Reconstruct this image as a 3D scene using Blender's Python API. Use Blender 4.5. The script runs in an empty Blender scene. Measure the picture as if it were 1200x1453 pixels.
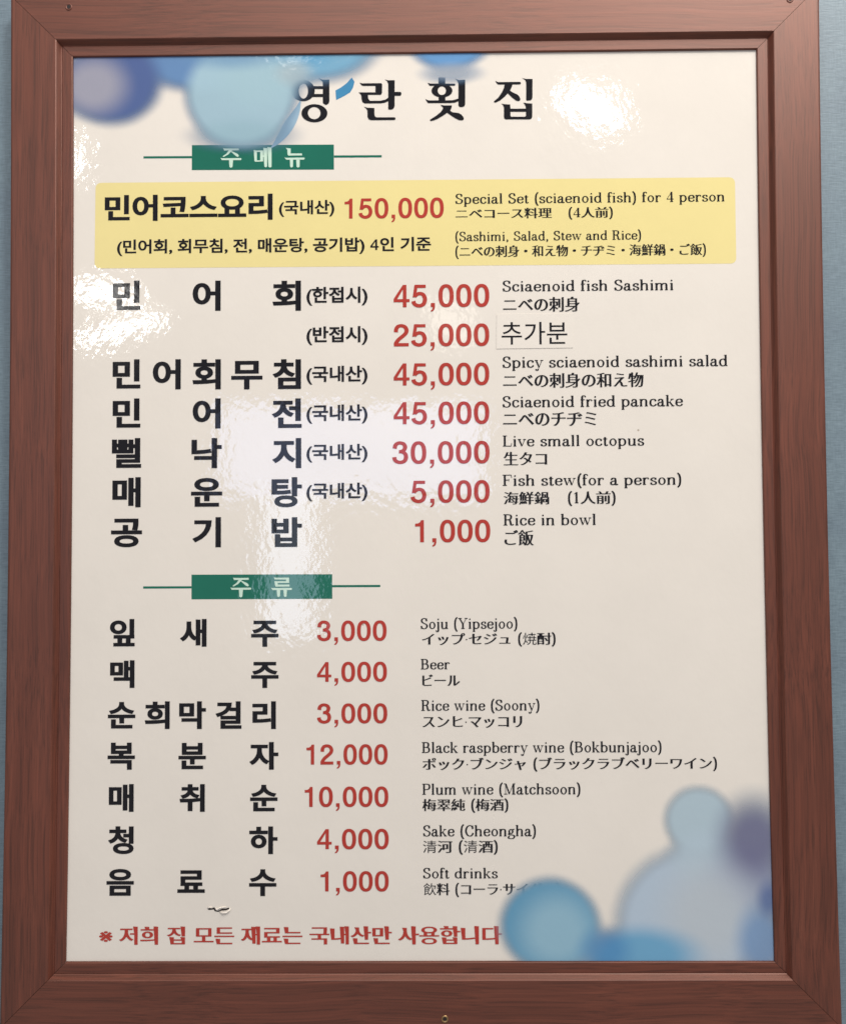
import bpy, math, random
import numpy as np
from mathutils import Vector, Matrix
from mathutils.geometry import delaunay_2d_cdt

random.seed(4)
SC = bpy.context.scene
C = SC.collection

# ------------------------------------------------------------------ camera
# metres; the board hangs in the XZ plane, its front face at y = 0, the wall behind it, the viewer at -y
FPX = 1200.0
CAM = Vector((0.01260, -0.69580, -0.03430))
RX, RY, RZ = 0.0337, 0.0059, 0.0100
OW, OH = 0.7726 * 0.78, 0.78                 # the step line of the frame (width, height)
def rot3(a, b, c):
    return Matrix.Rotation(c, 3, 'Z') @ Matrix.Rotation(b, 3, 'Y') @ Matrix.Rotation(a, 3, 'X')
ROT = rot3(RX, RY, RZ)
cam_d = bpy.data.cameras.new('camera'); cam = bpy.data.objects.new('camera', cam_d); C.objects.link(cam)
cam_d.sensor_fit = 'VERTICAL'; cam_d.sensor_height = 24.0; cam_d.lens = 24.0 * FPX / 1453.0
cam_d.clip_start = 0.02; cam_d.clip_end = 50
cam.matrix_world = Matrix.Translation(CAM) @ (ROT @ Matrix.Rotation(math.pi/2, 3, 'X')).to_4x4()
SC.camera = cam

# ------------------------------------------------------------------ light
SC.view_settings.view_transform = 'Standard'; SC.view_settings.look = 'None'
SC.view_settings.exposure = 0; SC.view_settings.gamma = 1
W = bpy.data.worlds.new('World'); SC.world = W; W.use_nodes = True
W.node_tree.nodes['Background'].inputs[0].default_value = (1.0, 0.95, 0.91, 1)
W.node_tree.nodes['Background'].inputs[1].default_value = 0.405

def lamp(name, loc, aim, sx, sy, radiance, color, shape='RECTANGLE', roll=0.0, spread=math.pi):
    L = bpy.data.lights.new(name, 'AREA'); L.shape = shape; L.size = sx; L.size_y = sy
    area = sx*sy*(math.pi/4 if shape == 'ELLIPSE' else 1)
    L.energy = radiance*math.pi*area; L.color = color; L.spread = spread
    o = bpy.data.objects.new(name, L); C.objects.link(o)
    d = (Vector(aim) - Vector(loc)).normalized()
    o.matrix_world = Matrix.Translation(loc) @ d.to_track_quat('-Z', 'Y').to_matrix().to_4x4() @ Matrix.Rotation(roll, 4, 'Z')
    return o
AIM = (0, 0, 0)
# the room's ceiling light field, high and in front of the board
lamp('ceiling_panel_light', (0.50, -0.90, 1.60), (0.05, 0, 0.1), 2.4, 0.8, 6.0, (1.0, 0.93, 0.86))
# lamps and a window across the room; but for the first, added lamp, their mirror images show in the glossy panel
WARM = (1.0, 0.97, 0.93)
lamp('room_or_added_lamp', (1.15, -1.70, 2.02), AIM, 0.42, 0.42, 78, WARM, 'ELLIPSE', 0)  # added lamp with no image in the panel; brightens the wood at top right
lamp('room_or_added_lamp', (0.549, -2.05, 1.401), AIM, 0.23, 0.10, 34, WARM, 'ELLIPSE', math.radians(-30))
lamp('room_or_added_lamp', (-0.992, -1.85, 0.732), AIM, 0.20, 0.060, 28, WARM, 'ELLIPSE', 0)
lamp('room_or_added_lamp', (-0.937, -1.85, 0.616), AIM, 0.27, 0.045, 26, WARM, 'ELLIPSE', math.radians(24))
lamp('room_or_added_lamp', (-1.080, -1.85, 1.149), AIM, 0.03, 0.14, 30, WARM, 'ELLIPSE', 0)
lamp('room_or_added_lamp', (0.091, -2.40, 0.771), AIM, 0.13, 0.18, 3.6, (1.0, 0.92, 0.80), 'ELLIPSE', math.radians(20))
lamp('window_light', (-0.425, -4.0, 0.468), AIM, 1.45, 0.50, 5.4, (0.49, 0.62, 1.0))
lamp('window_light', (-0.781, -4.0, -0.16), AIM, 0.28, 0.80, 6.0, (0.62, 0.77, 1.0))

# ------------------------------------------------------------------ helpers
def on_plane(px, py, depth):
    """the point of the plane y = depth measured at this spot of the photograph"""
    d = ROT @ Vector(((px-600.0)/FPX, 1.0, -(py-726.5)/FPX))
    t = (depth - CAM.y)/d.y
    return Vector((CAM.x + d.x*t, depth, CAM.z + d.z*t))

PANEL_Y = 0.0065                                # the panel lies this far behind the frame's face
def link(o, parent=None):
    C.objects.link(o)
    if parent: o.parent = parent
    return o
def mesh_obj(name, verts, faces, mat, parent=None, smooth=False):
    me = bpy.data.meshes.new(name); me.from_pydata([tuple(v) for v in verts], [], faces)
    me.materials.append(mat); me.update()
    if smooth: me.polygons.foreach_set('use_smooth', [True]*len(me.polygons))
    return link(bpy.data.objects.new(name, me), parent)

def bow(v):
    """the frame's sides lean in by about 2 mm at mid height"""
    k = 1 - 0.0062*(1-(v[2]/0.39)**2)
    return Vector((v[0]*k, v[1], v[2]))

# ------------------------------------------------------------------ materials
def new_mat(name):
    m = bpy.data.materials.new(name); m.use_nodes = True
    nt = m.node_tree; return m, nt, nt.nodes['Principled BSDF'], nt.nodes, nt.links
def N(nodes, t, **kw):
    n = nodes.new(t)
    for k, v in kw.items():
        if k in ('noise_dimensions', 'operation', 'data_type', 'blend_type', 'interpolation_type', 'feature'): setattr(n, k, v)
        else: n.inputs[k.replace('_', ' ')].default_value = v
    return n
def ramp(nodes, stops):
    r = nodes.new('ShaderNodeValToRGB'); e = r.color_ramp.elements
    while len(e) < len(stops): e.new(0.5)
    for i, (p, c) in enumerate(stops):
        e[i].position = p; e[i].color = c if len(c) == 4 else (*c, 1)
    return r

def gloss_normal(nodes, links):
    """the rippled clear film over the whole print: one field in board coordinates"""
    tc = nodes.new('ShaderNodeTexCoord')
    mp = nodes.new('ShaderNodeMapping'); mp.inputs['Scale'].default_value = (1, 1, 0.75)
    mp.inputs['Rotation'].default_value = (0, math.radians(35), 0)
    links.new(tc.outputs['Object'], mp.inputs['Vector'])
    n1 = N(nodes, 'ShaderNodeTexNoise', Scale=230.0, Detail=1.5, Roughness=0.55)
    n2 = N(nodes, 'ShaderNodeTexNoise', Scale=110.0, Detail=1.0, Roughness=0.5)
    n3 = N(nodes, 'ShaderNodeTexNoise', Scale=9.0, Detail=1.0, Roughness=0.5)
    for n in (n1, n2, n3): links.new(mp.outputs[0], n.inputs['Vector'])
    b3 = N(nodes, 'ShaderNodeBump', Strength=1.0, Distance=0.00035)
    b2 = N(nodes, 'ShaderNodeBump', Strength=1.0, Distance=0.00008)
    b1 = N(nodes, 'ShaderNodeBump', Strength=1.0, Distance=0.000075)
    links.new(n3.outputs[0], b3.inputs['Height'])
    links.new(n2.outputs[0], b2.inputs['Height']); links.new(b3.outputs[0], b2.inputs['Normal'])
    links.new(n1.outputs[0], b1.inputs['Height']); links.new(b2.outputs[0], b1.inputs['Normal'])
    return b1, tc

def print_mat(name, col, var=0.03, rough=0.10, spec=0.16):
    m, nt, p, nodes, links = new_mat(name)
    b, tc = gloss_normal(nodes, links)
    links.new(b.outputs[0], p.inputs['Normal'])
    p.inputs['Roughness'].default_value = rough; p.inputs['IOR'].default_value = 1.5; p.inputs['Specular IOR Level'].default_value = spec
    n = N(nodes, 'ShaderNodeTexNoise', Scale=14.0, Detail=6.0, Roughness=0.65)
    links.new(tc.outputs['Object'], n.inputs['Vector'])
    hi = tuple(min(1, c*(1+var)) for c in col); lo = tuple(c*(1-var) for c in col)
    r = ramp(nodes, [(0.3, lo), (0.7, hi)])
    links.new(n.outputs[0], r.inputs[0]); links.new(r.outputs[0], p.inputs['Base Color'])
    return m, nt, p, nodes, links, tc, r

M = {}
m, nt, p, nodes, links, tc, r = print_mat('cream_panel', (0.700, 0.657, 0.592), 0.022, 0.05, 0.5)
# faint grime specks
vor = N(nodes, 'ShaderNodeTexVoronoi', Scale=34.0); vor.inputs['Randomness'].default_value = 1
links.new(tc.outputs['Object'], vor.inputs['Vector'])
vr = ramp(nodes, [(0.0, (0.55, 0.5, 0.45)), (0.022, (0.6, 0.55, 0.5)), (0.04, (1, 1, 1))]); links.new(vor.outputs['Distance'], vr.inputs[0])
cn = N(nodes, 'ShaderNodeTexNoise', Scale=11.0); links.new(tc.outputs['Object'], cn.inputs['Vector'])
cr = ramp(nodes, [(0.60, (0, 0, 0)), (0.64, (1, 1, 1))]); links.new(cn.outputs[0], cr.inputs[0])
mx = nodes.new('ShaderNodeMix'); mx.data_type = 'RGBA'; mx.blend_type = 'MULTIPLY'
links.new(cr.outputs[0], mx.inputs[0]); links.new(r.outputs[0], mx.inputs[6]); links.new(vr.outputs[0], mx.inputs[7])
links.new(mx.outputs[2], p.inputs['Base Color'])
M['panel'] = m
M['yellow'] = print_mat('yellow_print', (0.72, 0.62, 0.275), 0.02, 0.05, 0.5)[0]
M['green'] = print_mat('green_print', (0.011, 0.130, 0.088), 0.06, 0.06, 0.35)[0]
M['mint'] = print_mat('pale_mint_print', (0.50, 0.66, 0.55), 0.03)[0]
M['black'] = print_mat('black_print', (0.012, 0.012, 0.015), 0.1)[0]
M['red'] = print_mat('red_print', (0.385, 0.045, 0.034), 0.06)[0]
M['sticker'] = print_mat('sticker_paper', (0.703, 0.660, 0.594), 0.015, 0.12, 0.4)[0]

def wood_mat(name, along):
    m, nt, p, nodes, links = new_mat(name)
    tc = nodes.new('ShaderNodeTexCoord')
    mp = nodes.new('ShaderNodeMapping')
    links.new(tc.outputs['Object'], mp.inputs['Vector'])
    # grain runs along the rail: squeeze that axis; the other two share the same fineness
    mp.inputs['Scale'].default_value = (1, 1, 0.024) if along == 'z' else (0.024, 1, 1)
    mp.inputs['Location'].default_value = (0.3, 0.1, 0.7) if along == 'z' else (0.9, 0.4, 0.2)
    warp = N(nodes, 'ShaderNodeTexNoise', Scale=5.0, Detail=2.0); links.new(tc.outputs['Object'], warp.inputs['Vector'])
    ms = N(nodes, 'ShaderNodeVectorMath', operation='SCALE'); ms.inputs['Scale'].default_value = 0.014
    links.new(warp.outputs['Color'], ms.inputs[0])
    ad = N(nodes, 'ShaderNodeVectorMath', operation='ADD'); links.new(mp.outputs[0], ad.inputs[0]); links.new(ms.outputs[0], ad.inputs[1])
    g1 = N(nodes, 'ShaderNodeTexNoise', Scale=700.0, Detail=4.0, Roughness=0.65); links.new(ad.outputs[0], g1.inputs['Vector'])
    g2 = N(nodes, 'ShaderNodeTexNoise', Scale=120.0, Detail=3.0, Roughness=0.6); links.new(ad.outputs[0], g2.inputs['Vector'])
    g3 = N(nodes, 'ShaderNodeTexNoise', Scale=6.0, Detail=3.0); links.new(tc.outputs['Object'], g3.inputs['Vector'])
    r1 = ramp(nodes, [(0.25, (0.072, 0.018, 0.010)), (0.50, (0.096, 0.025, 0.014)), (0.75, (0.122, 0.035, 0.020))])
    links.new(g2.outputs[0], r1.inputs[0])
    r2 = ramp(nodes, [(0.35, (0.46, 0.42, 0.42)), (0.48, (0.92, 0.90, 0.90)), (0.68, (1.28, 1.24, 1.20))]); links.new(g1.outputs[0], r2.inputs[0])
    mx = nodes.new('ShaderNodeMix'); mx.data_type = 'RGBA'; mx.blend_type = 'MULTIPLY'; mx.inputs[0].default_value = 0.85
    links.new(r1.outputs[0], mx.inputs[6]); links.new(r2.outputs[0], mx.inputs[7])
    r3 = ramp(nodes, [(0.3, (0.86, 0.83, 0.83)), (0.7, (1.08, 1.06, 1.06))]); links.new(g3.outputs[0], r3.inputs[0])
    mx2 = nodes.new('ShaderNodeMix'); mx2.data_type = 'RGBA'; mx2.blend_type = 'MULTIPLY'; mx2.inputs[0].default_value = 1
    links.new(mx.outputs[2], mx2.inputs[6]); links.new(r3.outputs[0], mx2.inputs[7])
    links.new(mx2.outputs[2], p.inputs['Base Color'])
    b = N(nodes, 'ShaderNodeBump', Strength=0.5, Distance=0.00012); links.new(g1.outputs[0], b.inputs['Height'])
    links.new(b.outputs[0], p.inputs['Normal'])
    p.inputs['Roughness'].default_value = 0.48; p.inputs['Specular IOR Level'].default_value = 1.0; p.inputs['Specular Tint'].default_value = (1, 0.68, 0.58, 1)
    return m
M['wood_v'] = wood_mat('wood_grain_upright', 'z'); M['wood_h'] = wood_mat('wood_grain_level', 'x')

def wall_mat():
    m, nt, p, nodes, links = new_mat('blue_wallpaper')
    tc = nodes.new('ShaderNodeTexCoord')
    mp = nodes.new('ShaderNodeMapping'); mp.inputs['Scale'].default_value = (0.12, 1, 1); links.new(tc.outputs['Object'], mp.inputs['Vector'])
    mp2 = nodes.new('ShaderNodeMapping'); mp2.inputs['Scale'].default_value = (1, 1, 0.15); links.new(tc.outputs['Object'], mp2.inputs['Vector'])
    a = N(nodes, 'ShaderNodeTexNoise', Scale=900.0, Detail=3.0, Roughness=0.6); links.new(mp.outputs[0], a.inputs['Vector'])
    b = N(nodes, 'ShaderNodeTexNoise', Scale=700.0, Detail=2.0); links.new(mp2.outputs[0], b.inputs['Vector'])
    c = N(nodes, 'ShaderNodeTexNoise', Scale=25.0, Detail=4.0); links.new(tc.outputs['Object'], c.inputs['Vector'])
    ad = N(nodes, 'ShaderNodeMath', operation='ADD'); links.new(a.outputs[0], ad.inputs[0])
    mu = N(nodes, 'ShaderNodeMath', operation='MULTIPLY'); mu.inputs[1].default_value = 0.4; links.new(b.outputs[0], mu.inputs[0]); links.new(mu.outputs[0], ad.inputs[1])
    r = ramp(nodes, [(0.45, (0.110, 0.158, 0.188)), (0.95, (0.180, 0.245, 0.285))]); links.new(ad.outputs[0], r.inputs[0])
    r2 = ramp(nodes, [(0.3, (0.9, 0.9, 0.93)), (0.7, (1.06, 1.07, 1.06))]); links.new(c.outputs[0], r2.inputs[0])
    mx = nodes.new('ShaderNodeMix'); mx.data_type = 'RGBA'; mx.blend_type = 'MULTIPLY'; mx.inputs[0].default_value = 1
    links.new(r.outputs[0], mx.inputs[6]); links.new(r2.outputs[0], mx.inputs[7]); links.new(mx.outputs[2], p.inputs['Base Color'])
    bp = N(nodes, 'ShaderNodeBump', Strength=0.6, Distance=0.00025); links.new(ad.outputs[0], bp.inputs['Height']); links.new(bp.outputs[0], p.inputs['Normal'])
    p.inputs['Roughness'].default_value = 0.5; p.inputs['Specular IOR Level'].default_value = 0.6
    return m
M['wall'] = wall_mat()
def plain(name, col, rough, metal=0.0, scale=900.0):
    m, nt, p, nodes, links = new_mat(name)
    tc = nodes.new('ShaderNodeTexCoord'); n = N(nodes, 'ShaderNodeTexNoise', Scale=scale, Detail=3.0); links.new(tc.outputs['Object'], n.inputs['Vector'])
    r = ramp(nodes, [(0.3, tuple(c*0.75 for c in col)), (0.7, tuple(min(1, c*1.2) for c in col))]); links.new(n.outputs[0], r.inputs[0]); links.new(r.outputs[0], p.inputs['Base Color'])
    p.inputs['Roughness'].default_value = rough; p.inputs['Metallic'].default_value = metal
    return m
M['brass'] = plain('dull_brass', (0.42, 0.27, 0.13), 0.35, 1.0)
M['dark'] = plain('dark_recess_paint', (0.012, 0.006, 0.005), 0.7)
M['steel'] = plain('worn_steel', (0.62, 0.58, 0.53), 0.3, 1.0)
M['film'] = plain('torn_film', (0.78, 0.72, 0.64), 0.2)

# ------------------------------------------------------------------ wall (setting)
WY = 0.019
w = mesh_obj('wall', [(-1.3, 0, -1.3), (1.3, 0, -1.3), (1.3, 0, 1.3), (-1.3, 0, 1.3), (-1.3, .1, -1.3), (1.3, .1, -1.3), (1.3, .1, 1.3), (-1.3, .1, 1.3)],
             [(0, 1, 2, 3), (5, 4, 7, 6), (4, 0, 3, 7), (1, 5, 6, 2), (3, 2, 6, 7), (4, 5, 1, 0)], M['wall'])
w.location.y = WY
w['kind'] = 'structure'

# ------------------------------------------------------------------ the menu board
board = bpy.data.objects.new('menu_board', None); C.objects.link(board); board.empty_display_size = 0.1
board['label'] = 'framed cream restaurant menu board with Korean dishes and red prices on blue wallpaper'
board['category'] = 'menu board'

# frame: four mitred rails; profile = (distance outward from the step line, depth y, back is +y)
PROF = [(-0.0128, 0.0090), (-0.0128, 0.0052), (-0.0125, 0.0046), (-0.0120, 0.0043), (-0.0042, 0.0043), (-0.0036, 0.0046), (-0.0030, 0.0040),
        (-0.0006, 0.0004), (0.0000, 0.0), (0.0362, 0.0), (0.0374, 0.0004), (0.0381, 0.0012), (0.0383, 0.0024), (0.0383, 0.0182)]
def rail(side):
    horiz = side in ('top', 'bottom'); s = 1 if side in ('top', 'right') else -1
    nseg = 40; verts = []; gap = 0.0002
    for i in range(nseg+1):
        t = -1 + 2*i/nseg
        for off, y in PROF:
            if horiz: v = (t*(OW/2+off-gap), y, s*(OH/2+off))
            else:     v = (s*(OW/2+off), y, t*(OH/2+off-gap))
            verts.append(bow(v))
    n = len(PROF); faces = []
    for i in range(nseg):
        for j in range(n):
            k = (j+1) % n
            f = (i*n+j, i*n+k, (i+1)*n+k, (i+1)*n+j)
            faces.append(f)
    faces.append(tuple(range(n))); faces.append(tuple(nseg*n + j for j in reversed(range(n))))
    o = mesh_obj('frame_rail', verts, faces, M['wood_h' if horiz else 'wood_v'], board)
    me = o.data
    import bmesh
    bm = bmesh.new(); bm.from_mesh(me); bmesh.ops.recalc_face_normals(bm, faces=bm.faces); bm.to_mesh(me); bm.free()
    return o
rails = {s: rail(s) for s in ('top', 'bottom', 'left', 'right')}

def lathe(name, px, py, depth, prof, mat, parent, n=20, tilt=0):
    c = on_plane(px, py, depth); vs = []; fs = []
    for r, y in prof:
        for k in range(n):
            a = 2*math.pi*k/n; vs.append((c.x + r*math.cos(a), depth + y, c.z + r*math.sin(a)))
    for i in range(len(prof)-1):
        for k in range(n): fs.append((i*n+k, i*n+(k+1) % n, (i+1)*n+(k+1) % n, (i+1)*n+k))
    fs.append(tuple((len(prof)-1)*n+k for k in range(n)))
    return mesh_obj(name, vs, fs, mat, parent, True)
HEAD = [(0.0030, 0.0002), (0.0029, -0.00035), (0.0024, -0.0006), (0.0019, -0.00045), (0.0016, -0.00015)]
for px, py, s, mt in ((98, 10, 'top', 'wood_h'), (1120, -1, 'top', 'wood_h'), (631, 1446, 'bottom', 'brass')):
    h = lathe('screw', px, py, 0.0, HEAD, M[mt], rails[s])
    lathe('screw_recess_shade', px, py-0.6, -0.00022, [(0.0019, 0), (0.0010, -0.00006)], M['dark'], rails[s])  # dark disc on the head: the hole's shade is put into its colour

# panel
pw, ph = OW/2-0.0085, OH/2-0.0085
vs = []; fs = []; NZ = 24
for i in range(NZ+1):
    z = -ph + 2*ph*i/NZ
    for x, y in ((-pw, PANEL_Y), (pw, PANEL_Y), (pw, PANEL_Y+0.003), (-pw, PANEL_Y+0.003)): vs.append(bow((x, y, z)))
for i in range(NZ):
    for j in range(4): fs.append((i*4+j, i*4+(j+1) % 4, i*4+4+(j+1) % 4, i*4+4+j))
fs += [(3, 2, 1, 0), tuple(NZ*4+j for j in range(4))]
mesh_obj('panel', vs, fs, M['panel'], board)

# ------------------------------------------------------------------ print: outlines to flat meshes
LAYER = 0.00001
def fill(loops):
    """triangles of everything with positive winding: first loop solid, the others counters"""
    o = np.array(loops[0], float).mean(0); L = []
    for i, lp in enumerate(loops):
        l = (np.array(lp, float)-o)*1000
        if (sarea(l) > 0) != (i == 0): l = l[::-1]
        L.append(l)
    P = np.vstack(L); E = []; k = 0
    for l in L:
        n = len(l); E += [(k+i, k+(i+1) % n) for i in range(n)]; k += n
    v, _, f, _, _, _ = delaunay_2d_cdt([Vector(q) for q in P], E, [], 0, 1e-5)
    V = np.array([(q.x, q.y) for q in v]); F = np.array([t for t in f if len(t) == 3], int).reshape(-1, 3)
    if not len(F): return [], []
    c = V[F].mean(1); w = np.zeros(len(F))
    for l in L:
        a = l; b = np.roll(l, -1, 0)
        cx, cy = c[:, 0][:, None], c[:, 1][:, None]
        up = (a[:, 1] <= cy) & (b[:, 1] > cy); dn = (a[:, 1] > cy) & (b[:, 1] <= cy)
        side = (b[:, 0]-a[:, 0])*(cy-a[:, 1])-(cx-a[:, 0])*(b[:, 1]-a[:, 1])
        w += (up & (side > 0)).sum(1)-(dn & (side < 0)).sum(1)
    F = F[w > 0.5]; out = []
    for t in F:
        A, B, D = V[t]; ar = (B[0]-A[0])*(D[1]-A[1])-(B[1]-A[1])*(D[0]-A[0])
        if abs(ar) > 1e-9: out.append(tuple(int(i) for i in (t if ar > 0 else t[::-1])))
    return [tuple(q/1000+o) for q in V], out
def sarea(l): return 0.5*float(np.sum(l[:, 0]*np.roll(l[:, 1], -1)-np.roll(l[:, 0], -1)*l[:, 1]))
def flat(name, polys, mat, parent, lift):
    """polys: list of (list of loops) in board x,z; each polygon set is filled on its own and lies 10 micron over the last"""
    vs = []; fs = []
    for q, loops in enumerate(polys):
        y = PANEL_Y - lift - LAYER*(q % 12)
        tv, tf = fill(loops); base = len(vs)
        vs += [(a, y, b) for a, b in tv]; fs += [tuple(base+i for i in t) for t in tf]
    return mesh_obj(name, vs, fs, mat, parent)
def P2(px, py):
    v = on_plane(px, py, PANEL_Y); return (v.x, v.z)

# sans outlines from Blender's own built-in font
_cache = {}
def font_glyph(ch):
    if ch in _cache: return _cache[ch]
    cu = bpy.data.curves.new('glyph', 'FONT'); cu.body = ch + '|'; cu.resolution_u = 4
    o = bpy.data.objects.new('glyph', cu); C.objects.link(o)
    dg = bpy.context.evaluated_depsgraph_get()
    cc = o.evaluated_get(dg).to_curve(dg)
    loops = []; adv = None
    for s in cc.splines:
        bp = s.bezier_points; n = len(bp); pts = []
        for i in range(n):
            a, b = bp[i], bp[(i+1) % n]
            p0, p1, p2, p3 = (np.array(v[:2]) for v in (a.co, a.handle_right, b.handle_left, b.co))
            d = p3-p0; L = np.hypot(*d) + 1e-9
            dev = max(abs(np.cross(d, p1-p0)), abs(np.cross(d, p2-p0)))/L
            k = 1 if dev < 0.002 else (3 if dev < 0.02 else 5)
            for j in range(k):
                t = j/k; pts.append((1-t)**3*p0+3*(1-t)**2*t*p1+3*(1-t)*t*t*p2+t**3*p3)
        out = []
        for q in pts:
            if not out or np.hypot(*(q-out[-1])) > 1e-4: out.append(q)
        if len(out) > 1 and np.hypot(*(out[0]-out[-1])) < 1e-4: out.pop()
        if s.character_index == 1:
            adv = min(float(v[0]) for v in out)
        elif len(out) > 2: loops.append(np.array(out))
    o.to_curve_clear() if hasattr(o, 'to_curve_clear') else None
    bpy.data.objects.remove(o); bpy.data.curves.remove(cu)
    _cache[ch] = (loops, adv); return _cache[ch]
BAR0 = font_glyph('\u200a')[1] if False else None
def _bar_lsb():
    l, a = font_glyph('0'); return a
def sarea(l): return 0.5*float(np.sum(l[:, 0]*np.roll(l[:, 1], -1)-np.roll(l[:, 0], -1)*l[:, 1]))
def embolden(loops, bx, by):
    if not loops: return loops
    sgn = 1 if sum(sarea(l) for l in loops) > 0 else -1
    out = []
    for l in loops:
        e = np.roll(l, -1, 0)-l; e /= np.maximum(np.hypot(e[:, 0], e[:, 1]), 1e-9)[:, None]
        nrm = np.stack([e[:, 1], -e[:, 0]], 1)*sgn              # outward of each edge
        pn = np.roll(nrm, 1, 0); m = nrm+pn; d = np.maximum(1+np.sum(nrm*pn, 1), 0.35)
        off = m/d[:, None]
        out.append(l+off*np.array([bx, by]))
    return out
DEF_ADV = {' ': 0.28, '　': 1.0, '·': 0.30}
def flags(loops, f):
    """brush-like flags: the left corner of each stem top is drawn out to the left"""
    if not loops: return loops
    sgn = 1 if sum(sarea(l) for l in loops) > 0 else -1
    out = []
    for l in loops:
        l = l.copy(); n = len(l)
        if sarea(l)*sgn > 0:
            src = l.copy()
            for i in range(n):
                a, b = src[i], src[(i+1) % n]; d = b-a; nrm = np.array([d[1], -d[0]])*sgn
                if abs(d[1]) < 0.006 and 0.045 < abs(d[0]) < 0.125 and nrm[1] > 0:
                    p_, q_ = src[i-1], src[(i+2) % n]
                    if p_[1] < a[1]-0.03 and q_[1] < b[1]-0.03 and abs(p_[0]-a[0]) < 0.02 and abs(q_[0]-b[0]) < 0.02:
                        k = i if a[0] < b[0] else (i+1) % n
                        l[k] = l[k]+np.array([-f, 0.012])
        out.append(l)
    return out
def sans_glyph(ch, bx, by, flag=0):
    if ch in DEF_ADV and ch != '·': return [], DEF_ADV[ch]
    loops, adv = font_glyph(ch)
    if flag: loops = flags(loops, flag)
    e = embolden(loops, bx, by)
    # counters that the added weight has closed are dropped
    return [n for n, o in zip(e, loops) if sarea(n)*sarea(o) > 0], adv

# ---- a hand-drawn upright serif for the small Latin lines: centre lines swept by a broad pen
TK, TN = 0.116, 0.050
def cr_path(pts, n=7):
    p = np.array(pts, float); out = []
    ext = np.vstack([2*p[0]-p[1], p, 2*p[-1]-p[-2]])
    for i in range(1, len(ext)-2):
        a, b, c, d = ext[i-1], ext[i], ext[i+1], ext[i+2]
        for j in range(n):
            t = j/n; out.append(0.5*((2*b)+(c-a)*t+(2*a-5*b+4*c-d)*t*t+(-a+3*b-3*c+d)*t**3))
    out.append(ext[-2]); return np.array(out)
def sweep(c, tk=TK, tn=TN):
    t = np.gradient(c, axis=0); t /= np.maximum(np.hypot(t[:, 0], t[:, 1]), 1e-9)[:, None]
    w = tn+(tk-tn)*np.abs(t[:, 1])**1.6; nn = np.stack([-t[:, 1], t[:, 0]], 1)*w[:, None]/2
    return [np.vstack([c+nn, (c-nn)[::-1]])]
def ell(cx, cy, rx, ry, n=28):
    a = np.linspace(0, 2*math.pi, n, endpoint=False); return np.stack([cx+rx*np.cos(a), cy+ry*np.sin(a)], 1)
def stroke(s):
    k = s[0]
    if k == 'v': x, a, b = s[1:]; return [np.array([(x-TK/2, a), (x+TK/2, a), (x+TK/2, b), (x-TK/2, b)])]
    if k == 'h': a, b, y = s[1:]; return [np.array([(a, y-TN/2), (b, y-TN/2), (b, y+TN/2), (a, y+TN/2)])]
    if k == 's': return sweep(cr_path(s[1]))
    if k == 'l': return sweep(np.array(s[1], float))
    if k == 'w':                                             # straight stroke of given width
        a, b = np.array(s[1], float), np.array(s[2], float); d = b-a; d /= np.hypot(*d); n_ = np.array([-d[1], d[0]])*s[3]/2
        return [np.array([a+n_, a-n_, b-n_, b+n_])]
    if k == 'd': return [ell(s[1], s[2], s[3], s[3], 12)]
    if k == 'o': cx, cy, rx, ry = s[1:]; return [ell(cx, cy, rx+TK*.45, ry+TN*.5), ell(cx, cy, rx-TK*.45, ry-TN*.5)]
X = 0.46; A_ = 0.715; K = 0.70
def ft(x, l=0.085, r=0.085, y=0.016): return ('h', x-l, x+r, y)
def flg(x, y): return ('w', (x-0.10, y-0.035), (x-0.02, y-0.010), 0.034)
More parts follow.
